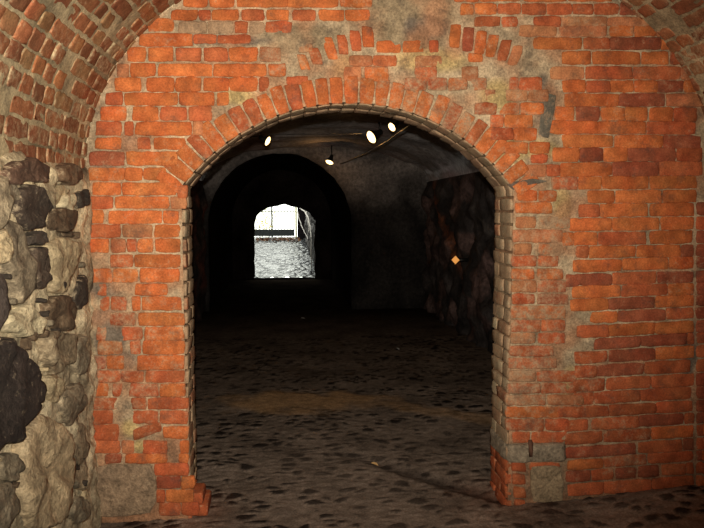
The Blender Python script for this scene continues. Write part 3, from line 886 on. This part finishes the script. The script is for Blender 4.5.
for j in range(len(ys) - 1):
    for i in range(nx): fs.append((j * (nx + 1) + i, j * (nx + 1) + i + 1, (j + 1) * (nx + 1) + i + 1, (j + 1) * (nx + 1) + i))
fb.add(vs, fs, cols)
o = structure(fb.build('floor', M_floor)); o['label'] = 'dark cobbled earth floor with a strip of sand'

# ------------------------------------------------------------------ tunnel chamber behind the arch
Y1, Y2, Y3 = YW + T, 12.8, 18.6
def rocky(name, X, sgn, ya, yb, ztop, mat, amp, colf, label, step=.05):
    b = MB(); vs, cols, fs = [], [], []
    ny, nz = int((yb - ya) / step), int((ztop + .2) / step)
    for i in range(ny + 1):
        y = ya + (yb - ya) * i / ny
        for j in range(nz + 1):
            z = -.2 + (ztop + .2) * j / nz
            d, p = mn.voronoi(Vector((0.0, y * 1.9, z * 2.4)))
            e = sstep(.0, .3, d[1] - d[0])
            h = (e * .12 + fbm(y * 2.6, z * 2.6, X, 5) * .8 + .5 * (1 - abs(n3(y * 2.2, z * 1.6, 9)) * 3)) * amp * sstep(ztop + .02, ztop - .25, z)
            rnd = math.sin(p[0].y * 127.1 + p[0].z * 311.7) * 43758.5453; rnd -= math.floor(rnd)
            vs.append((X + sgn * h, y, z)); cols.append(colf(y, z, e, rnd))
    for i in range(ny):
        for j in range(nz): fs.append((i * (nz + 1) + j, i * (nz + 1) + j + 1, (i + 1) * (nz + 1) + j + 1, (i + 1) * (nz + 1) + j))
    b.add(vs, fs, cols)
    o = structure(b.build(name, mat)); o['label'] = label
    return o
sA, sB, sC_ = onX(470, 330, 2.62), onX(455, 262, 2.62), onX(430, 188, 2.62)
pA, pB = onX(486, 246, 2.62), onX(470, 200, 2.62)
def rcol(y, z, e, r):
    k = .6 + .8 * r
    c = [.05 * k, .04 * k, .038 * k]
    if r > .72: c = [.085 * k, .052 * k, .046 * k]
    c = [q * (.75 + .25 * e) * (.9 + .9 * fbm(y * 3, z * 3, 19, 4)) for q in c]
    # orange streak leaning across the rock, and a pale lime run
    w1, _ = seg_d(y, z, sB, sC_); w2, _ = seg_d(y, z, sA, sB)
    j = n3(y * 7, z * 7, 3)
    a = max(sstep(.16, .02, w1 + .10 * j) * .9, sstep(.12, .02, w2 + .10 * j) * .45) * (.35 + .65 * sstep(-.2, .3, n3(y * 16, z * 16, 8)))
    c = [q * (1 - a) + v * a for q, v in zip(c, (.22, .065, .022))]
    w3, _ = seg_d(y, z, pA, pB)
    a = sstep(.07, .01, w3 + .05 * j) * .6
    c = [q * (1 - a) + v * a for q, v in zip(c, (.12, .105, .095))]
    return tuple(c) + (0.0,)
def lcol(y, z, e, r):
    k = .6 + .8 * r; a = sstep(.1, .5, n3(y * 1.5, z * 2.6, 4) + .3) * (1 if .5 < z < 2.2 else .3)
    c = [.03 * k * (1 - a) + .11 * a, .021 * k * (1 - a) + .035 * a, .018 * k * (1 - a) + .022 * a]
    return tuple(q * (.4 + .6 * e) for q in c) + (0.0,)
SPZ = 2.40
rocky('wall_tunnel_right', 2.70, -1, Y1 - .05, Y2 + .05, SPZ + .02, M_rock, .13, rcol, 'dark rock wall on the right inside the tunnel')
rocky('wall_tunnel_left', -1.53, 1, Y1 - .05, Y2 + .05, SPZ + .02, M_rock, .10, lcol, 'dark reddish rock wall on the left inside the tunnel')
def arch_pts(cx, a, z0, b, n): return [(cx + a * math.cos(math.pi * (1 - k / n)), z0 + b * math.sin(math.pi * (1 - k / n))) for k in range(n + 1)]
def barrel(name, outline, ya, yb, mat, colf, amp, label, step=.09, drop=0.0):
    b = MB(); vs, cols, fs = [], [], []; ny = int((yb - ya) / step); m = len(outline)
    for i in range(ny + 1):
        y = ya + (yb - ya) * i / ny
        for k, (x, z) in enumerate(outline):
            h = fbm(x * 1.6, y * 1.6, z * 1.6 + 3, 4) * amp
            vs.append((x * 1.0, y, z + h - drop * max(0., z - 2.3) * (y - ya) / (yb - ya))); cols.append(colf(x, y, z))
    for i in range(ny):
        for k in range(m - 1): fs.append((i * m + k, i * m + k + 1, (i + 1) * m + k + 1, (i + 1) * m + k))
    b.add(vs, fs, cols); o = structure(b.build(name, mat)); o['label'] = label; return o
def vcol(x, y, z):
    k = .75 + .6 * fbm(x * 1.2, y * .7, 5, 4)
    r = sstep(.0, .5, n3(x * 1.1, y * .5, 11))
    return (.40 * k + .08 * r, .37 * k + .02 * r, .37 * k + .02 * r, .0)
barrel('ceiling_tunnel', arch_pts(.58, 2.16, SPZ - .03, .98, 48), Y1 - .02, Y2 + .05, M_plaster, vcol, .06, 'grey sooty plaster vault of the tunnel', drop=.28)
# narrower tunnel beyond: face with its arch, then barrel, then the end wall
def opening_wall(name, ya, yb, cx, hw, z0, rs, outer, mat, colr, label, rag=0.0, low=0.0):
    """a wall between ya and yb with an arched opening: half width hw, springing z0, rise rs"""
    b = MB(); n = 40
    inn = [(cx - hw, -.1)] + [(cx - hw, -.1 + (z0 + .1) * k / 8) for k in range(1, 8)] + arch_pts(cx, hw, z0, rs, n) + [(cx + hw, z0 - (z0 + .1) * k / 8) for k in range(1, 9)]
    inn = [(x + rag * n3(x * 6, z * 6, ya), z + rag * n3(x * 6, z * 6, ya + 9)) for x, z in inn]
    cz = z0 * .8
    x0, x1, z1 = outer; m = len(inn)
    out = []
    for x, z in inn:          # push each point out to the rectangle
        dx, dz = x - cx, z - cz
        ks = []
        if abs(dx) > 1e-6: ks.append(((x1 if dx > 0 else x0) - cx) / dx)
        if dz > 1e-6: ks.append((z1 - cz) / dz)
        k = min(ks) if ks else 1
        if z < cz: out.append((x1 if dx > 0 else x0, z))
        else: out.append((cx + dx * k, cz + dz * k))
    vs, fs, cols = [], [], []
    R_ = 14
    for y in (ya, yb):
        for r in range(R_ + 1):
            for (xi, zi), (xo, zo) in zip(inn, out):
                x = xi + (xo - xi) * r / R_; z = zi + (zo - zi) * r / R_
                vs.append((x, y + (fbm(x * 3, z * 3, y, 3) * .03), z))
                k = .7 + .6 * fbm(x * 2, z * 2, y, 3)
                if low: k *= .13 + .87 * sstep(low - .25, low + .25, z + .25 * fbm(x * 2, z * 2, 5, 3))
                cols.append((colr[0] * k, colr[1] * k, colr[2] * k, 0))
    B = (R_ + 1) * m
    for s in (0, 1):
        for r in range(R_):
            for k in range(m - 1):
                a = s * B + r * m + k; fs.append((a, a + 1, a + m + 1, a + m))
    for k in range(m - 1): fs.append((k, k + 1, B + k + 1, B + k))
    # corners of the rectangle
    for s, y in ((0, ya), (1, yb)):
        for sx, X in ((-1, x0), (1, x1)):
            ks = [k for k in range(m) if abs(out[k][0] - X) < 1e-4 and out[k][1] < z1 - 1e-4]
            kt = [k for k in range(m) if abs(out[k][1] - z1) < 1e-4]
            if ks and kt:
                a = max(ks, key=lambda k: out[k][1]); t = (min if sx < 0 else max)(kt, key=lambda k: out[k][0])
                i = len(vs); vs.append((X, y, z1)); cols.append(tuple(colr) + (0,)); o_ = s * B + R_ * m
                fs.append((o_ + a, i, o_ + t))
    b.add(vs, fs, cols); o = structure(b.build(name, mat)); o['label'] = label; return o
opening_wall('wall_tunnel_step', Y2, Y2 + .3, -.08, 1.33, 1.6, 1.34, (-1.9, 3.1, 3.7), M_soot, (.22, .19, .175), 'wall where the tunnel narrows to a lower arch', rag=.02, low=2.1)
tun = [(-1.42, -.1)] + [(-1.42, .3 * k) for k in range(0, 6)] + arch_pts(-.08, 1.34, 1.6, 1.36, 40) + [(1.26, .3 * k) for k in range(5, -1, -1)] + [(1.26, -.1)]
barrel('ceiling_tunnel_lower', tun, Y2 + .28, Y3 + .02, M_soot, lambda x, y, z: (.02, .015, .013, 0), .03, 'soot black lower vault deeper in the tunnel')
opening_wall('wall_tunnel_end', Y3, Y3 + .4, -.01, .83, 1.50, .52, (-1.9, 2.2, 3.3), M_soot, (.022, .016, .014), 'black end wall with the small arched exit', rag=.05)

# ------------------------------------------------------------------ outside: sloping cobbled way, its walls
Y4 = 30.0
def slope(y): return max(0.0, (y - Y3 - .1)) * (.615 / (Y4 - Y3)) + .02
gb = MB(); vs, cols, fs = [], [], []
ys = [Y3 + .05 + .06 * i for i in range(200)] + [31 + i * 1.5 for i in range(12)]
for y in ys:
    for i in range(91):
        x = -2.2 + 4.2 * i / 90
        d, p = mn.voronoi(Vector((x * 5.2, y * 3.8, 3.0)))
        e = sstep(.05, .3, d[1] - d[0]); rnd = math.sin(p[0].x * 127.1 + p[0].y * 311.7) * 43758.5; rnd -= math.floor(rnd)
        z = slope(min(y, Y4 + 1)) + .03 * e * (.5 + rnd) + .01 * rnd
        if y > Y4 + 1: z -= (y - Y4 - 1) * .12
        k = .5 + .9 * rnd
        vs.append((x, y, z)); cols.append(tuple(q * k * (.15 + .85 * e) for q in (.068, .071, .078)) + (0,))
for j in range(len(ys) - 1):
    for i in range(90): fs.append((j * 91 + i, j * 91 + i + 1, (j + 1) * 91 + i + 1, (j + 1) * 91 + i))
gb.add(vs, fs, cols); o = structure(gb.build('ground_outside', M_wet)); o['label'] = 'sunlit grey cobbles beyond the tunnel exit'
def wcol(y, z, e, r):
    k = .5 + r; return (.075 * k * (.4 + .6 * e), .068 * k * (.4 + .6 * e), .066 * k * (.4 + .6 * e), 0.)
rocky('wall_outside_right', .95, -1, Y3 + .3, Y4 + 3, 2.9, M_rock, .12, wcol, 'grey stone wall to the right of the outside way', step=.07)
rocky('wall_outside_left', -1.75, 1, Y3 + .3, Y4 - .2, 2.9, M_rock, .10, wcol, 'grey stone wall to the left of the outside way', step=.09)
def gX(px): return onY(px, 225, Y4)[0]
def gZ(py): return onY(280, py, Y4)[1]
pier = MB(); pier.box(gX(297.5), 1.3, Y4 - .25, Y4 + .15, slope(Y4) - .2, 2.9, (.012, .010, .011, 0))
o = structure(pier.build('wall_gate_pier', M_soot, smooth=False)); o['label'] = 'dark pier at the right of the gate'
th = MB()
vs = []
th.box(-.86, .85, Y3 - .04, Y3 + .12, -.1, .035, (.02, .016, .015, 0))
o = structure(th.build('trim_threshold', M_soot, smooth=False)); o['label'] = 'dark threshold under the tunnel exit'

# ------------------------------------------------------------------ gate
M_gate = flat('dark_painted_metal', (.03, .034, .034), rough=.5, metal=.2)
M_bar = flat('grey_painted_bars', (.30, .30, .26), rough=.5)
M_post = flat('pale_yellow_post', (.62, .58, .34), rough=.7)
gate = empty('metal_gate', ((gX(254) + gX(297)) / 2, Y4, slope(Y4)))
tag(gate, 'metal gate of thin bars with a dark board, closing the far exit', 'gate')
gx, gy, gz = gate.location
def gpart(name, x0, x1, z0, z1, mat, d=.03, dy=0.0, lab=None):
    b = MB(); b.box(x0 - gx, x1 - gx, -d + dy, d + dy, z0 - gz, z1 - gz)
    o = b.build(name, mat, gate, smooth=False)
    bv = o.modifiers.new('bevel', 'BEVEL'); bv.width = min(.006, (x1 - x0) * .2); bv.segments = 2
    if lab: o['label'] = lab
    return o
gzb = slope(Y4) + .05
GL, GR_ = -1.66, gX(297)
gpart('board', GL, gX(294.5), gZ(236), gZ(229.3), M_gate, .03, -.06, 'dark horizontal board across the gate')
gpart('rail', GL, GR_, gZ(212.2), gZ(211.2), M_bar, .02)
gpart('rail', GL, GR_, gZ(199), gZ(198), M_bar, .02)
gpart('stile', gX(271.2), gX(272.8), gzb, gZ(198), M_gate, .03)
gpart('stile', gX(295.2), gX(297), gzb, gZ(198), M_post, .03, 0, 'pale yellow end stile')
gpart('stile', GL, GL + .06, gzb, gZ(198), M_gate, .03)
x = GL + .16
while x < GR_ - .08:
    if abs(x - gX(272)) > .05:
        b = MB(); b.tube([(x - gx, 0, gzb - gz), (x - gx, 0, gZ(198) - gz)], .010, 8)
        b.build('bar', M_bar, gate)
    x += .135

# ------------------------------------------------------------------ outside details
M_leafd = tonemat('dead_leaves', (.10, .05, .03), sp=.1, mot=.5)
lb = MB(); random.seed(3)
def leaf(mb, c, r, nrm, col, fold=.25):
    n = Vector(nrm).normalized(); a = n.cross(Vector((random.random(), random.random(), random.random()))).normalized(); b = n.cross(a)
    c = Vector(c)
    P = [c - a * r, c - a * r * .3 + b * r * .5 + n * r * fold, c + a * r * .5 + b * r * .38 + n * r * fold, c + a * r * 1.15,
         c + a * r * .5 - b * r * .38 + n * r * fold, c - a * r * .3 - b * r * .5 + n * r * fold, c + a * r * .1]
    mb.add(P, [(0, 6, 1), (1, 6, 2), (2, 6, 3), (3, 6, 4), (4, 6, 5), (5, 6, 0)], col + (0.,))
for i in range(420):
    x = random.uniform(-1.25, .62); y = Y4 - .30 - abs(random.gauss(0, .7))
    if y < Y4 - 2.4: continue
    z = slope(y) + .05 + max(0, .05 * (1 - (Y4 - y) / 1.0)) * random.random()
    c = random.choice([(.13, .06, .035), (.09, .045, .03), (.17, .085, .04), (.06, .035, .025)])
    leaf(lb, (x, y, z), random.uniform(.035, .07), (random.uniform(-.5, .5), random.uniform(-.6, .3), 1), c)
tag(lb.build('dry_leaves', M_leafd, smooth=False), 'drift of brown dead leaves lying below the far gate', 'leaves', kind='stuff')

M_stem = flat('pale_bare_stem', (.42, .39, .36), rough=.9)
vine = empty('climbing_stem', (.70, 25.0, slope(25.)))
tag(vine, 'pale bare climbing stem curving down the outer right wall', 'plant')
def at25(px, py, Y): q = onY(px, py, Y); return (q[0] - .70, Y - 25.0, q[1] - slope(25.))
for pts, r in [([(297.5, 212, 25.4), (299, 219, 25.2), (302, 227, 24.4), (305, 233, 23.4), (308, 239, 22.0)], .022),
               ([(300, 208, 24.0), (304, 211, 23.0), (308, 217, 21.6), (310, 226, 21.), (311, 236, 20.6), (311.2, 252, 20.4), (311.3, 269, 20.3)], .028),
               ([(306, 212, 22.6), (308, 222, 21.6), (309, 233, 21.2)], .016)]:
    b = MB(); P = [at25(*p) for p in pts]
    Q = []
    for i in range(len(P) - 1):
        for k in range(5):
            t = k / 5; Q.append(tuple(P[i][c] * (1 - t) + P[i + 1][c] * t + .02 * n3(i * 3 + t * 3, r * 100, c) for c in range(3)))
    Q.append(P[-1])
    b.tube(Q, [r * (1 - .5 * i / len(Q)) for i in range(len(Q))], 8)
    b.build('stem', M_stem, vine)
M_fol = tonemat('yellowing_foliage', (.6, .52, .2), sp=.1, mot=.3)
shr = empty('shrub', (-1.05, 36.0, .15)); tag(shr, 'yellowing shrub in bright daylight behind the far gate', 'shrub')
b = MB()
for k in range(7):
    a = random.uniform(-.5, .5)
    b.tube([(0, 0, 0), (a * .4, .1 * a, .5), (a * 1.1, random.uniform(-.2, .2), 1.2 + random.random() * .5)], [.02, .014, .006], 6)
b.build('stem', flat('shrub_bark', (.2, .13, .06)), shr)
b = MB()
for i in range(260):
    a = random.gauss(0, .33); z = random.uniform(.5, 1.8)
    leaf(b, (a, random.gauss(0, .25), z), random.uniform(.03, .06), (random.uniform(-1, 1), -1, random.uniform(-.5, 1)), random.choice([(.62, .55, .2), (.7, .62, .3), (.5, .5, .2)]))
b.build('foliage', M_fol, shr, smooth=False)

# ------------------------------------------------------------------ lamps in the tunnel
M_house = flat('lamp_housing', (.02, .018, .016), rough=.45, metal=.5)
M_lens = emit('lamp_glow', (1.0, .72, .32), 3.5)
M_wire = flat('wire', (.018, .016, .014), rough=.5)
def lathe(mb, prof, n=20):
    vs, fs = [], []
    for r, z in prof:
        for k in range(n): vs.append((r * math.cos(2 * math.pi * k / n), r * math.sin(2 * math.pi * k / n), z))
    for j in range(len(prof) - 1):
        for k in range(n): fs.append((j * n + k, j * n + (k + 1) % n, (j + 1) * n + (k + 1) % n, (j + 1) * n + k))
    fs.append(tuple(range(n))); fs.append(tuple((len(prof) - 1) * n + k for k in range(n))[::-1])
    mb.add(vs, fs, (1, 1, 1, 0))
def lamp(px, py, Y, r, nrm, label, watts, up_len):
    x, z = onY(px, py, Y)
    e = empty('spotlight', (x, Y, z))
    tag(e, label, 'lamp', 'spotlights hung in the tunnel')
    q = Vector(nrm).normalized().to_track_quat('Z', 'Y')
    b = MB(); lathe(b, [(r * .30, -r * 2.0), (r * .42, -r * 1.9), (r * .5, -r * 1.2), (r * .95, -r * .15), (r * 1.06, 0), (r * 1.06, r * .10), (r * .98, r * .10), (r * .96, -r * .02)])
    h = b.build('housing', M_house, e); h.rotation_mode = 'QUATERNION'; h.rotation_quaternion = q
    b = MB(); lathe(b, [(r * .94, r * .0), (r * .9, r * .10), (r * .7, r * .20), (r * .4, r * .28), (r * .1, r * .30)])
    l = b.build('lens', M_lens, e); l.rotation_mode = 'QUATERNION'; l.rotation_quaternion = q
    back = -(Vector(nrm).normalized()) * r * 1.6
    b = MB(); b.tube([back, back + Vector((0, .0, r * 1.0)), back + Vector((0, .02, up_len))], r * .14, 8)
    b.build('bracket', M_house, e)
    ld = bpy.data.lights.new('bulb', 'POINT'); ld.energy = watts; ld.color = (1., .50, .16); ld.shadow_soft_size = r * .6
    lo = bpy.data.objects.new('bulb', ld); COL.objects.link(lo); lo.parent = e
    lo.location = Vector(nrm).normalized() * r * 1.2
    return Vector((x, Y, z)) + back
b1 = lamp(267.5, 141, 7.0, .050, (.85, -.36, -.45), 'small lit spotlight at the left under the tunnel vault', .35, .16)
b2 = lamp(371.5, 137, 8.4, .084, (-.80, -.40, -.48), 'largest lit spotlight, on the cable under the crown of the arch', 3.0, .12)
b3 = lamp(392, 127, 6.8, .048, (-.72, -.42, -.5), 'small lit spotlight just under the right of the arch crown', .6, .12)
b4 = lamp(329.5, 162, 12.2, .074, (-.35, -.38, -.85), 'farthest lit spotlight, at the lower arch deeper in the tunnel', 3.0, .2)
def wire(name, pts, r, label, sag=.03, mat=M_wire):
    P = []
    for i in range(len(pts) - 1):
        a, b = Vector(pts[i]), Vector(pts[i + 1])
        for k in range(10):
            t = k / 10; p = a.lerp(b, t); p.z -= sag * 4 * t * (1 - t); P.append(p)
    P.append(Vector(pts[-1]))
    m = MB(); m.tube(P, r, 6); tag(m.build(name, mat), label, 'cable')
def p3(px, py, Y): x, z = onY(px, py, Y); return (x, Y, z)
wire('tension_wire', [p3(205, 143, 7.0), p3(270, 134, 7.2), p3(362, 133.5, 8.4)], .005, 'thin level wire between the left lamp and the largest lamp', .005, flat('steel_wire', (.03, .028, .026), rough=.5))
wire('cable', [p3(340, 164, 12.7), p3(354, 158, 11.6), p3(377, 147, 8.5), p3(398, 133, 6.9), p3(416, 119, 5.4)], .009, 'dark slanting cable running back past the largest lamp', .01)
# small amber diamond on the right rock wall, given its own glow
M_amber = emit('amber', (1.0, .42, .10), .6)
dy_, dz_ = onX(455.5, 260, 2.52)
dm = empty('amber_diamond', (2.52, dy_, dz_)); tag(dm, 'small glowing amber diamond on the right rock wall', 'lamp')
b = MB(); s_ = .064
b.add([(.0, 0, s_), (.0, -s_, 0), (.0, 0, -s_), (.0, s_, 0), (-.02, 0, s_ * .8), (-.02, -s_ * .8, 0), (-.02, 0, -s_ * .8), (-.02, s_ * .8, 0)],
      [(0, 1, 5, 4), (1, 2, 6, 5), (2, 3, 7, 6), (3, 0, 4, 7), (4, 5, 6, 7), (0, 3, 2, 1)], (1, 1, 1, 0))
o = b.build('lens', M_amber, dm, smooth=False); o.rotation_euler = (0, 0, math.radians(55))
b = MB(); b.tube([(0.01, 0, 0), (.20, .0, 0)], .03, 10); b.build('mount', M_house, dm)

# ------------------------------------------------------------------ scraps on the floor
M_scrap = flat('dry_leaf', (.5, .30, .12), rough=.7); M_pale = flat('pale_scrap', (.30, .28, .25), rough=.8)
for px, py, r, mat, name, label, cat in [(375, 464, .028, M_scrap, 'dry_leaf', 'small orange dry leaf on the cobbles beside the gutter', 'leaf'),
                              (303, 319, .035, M_pale, 'paper_scrap', 'pale scrap on the dark floor well inside the tunnel, left one', 'litter'),
                              (398, 350, .03, M_pale, 'paper_scrap', 'pale scrap on the dark floor right of the middle', 'litter')]:
    x, y = onZ(px, py); z, _ = floor_at(x, y)
    zmax = max(floor_at(x + a * r, y + b * r)[0] for a in (-1, 0, 1) for b in (-1, 0, 1))
    m = MB(); random.seed(px); leaf(m, (0, 0, 0), r, (.15, -.2, 1), (1, 1, 1))
    P = m.v; n_ = len(P); m.v = P + [(q[0], q[1], q[2] - .003) for q in P]; m.c *= 2
    m.f += [tuple(n_ + i for i in f)[::-1] for f in m.f]; m.mi *= 2
    o = tag(m.build(name, mat, smooth=False), label, cat); o.location = (x, y, zmax + .003)
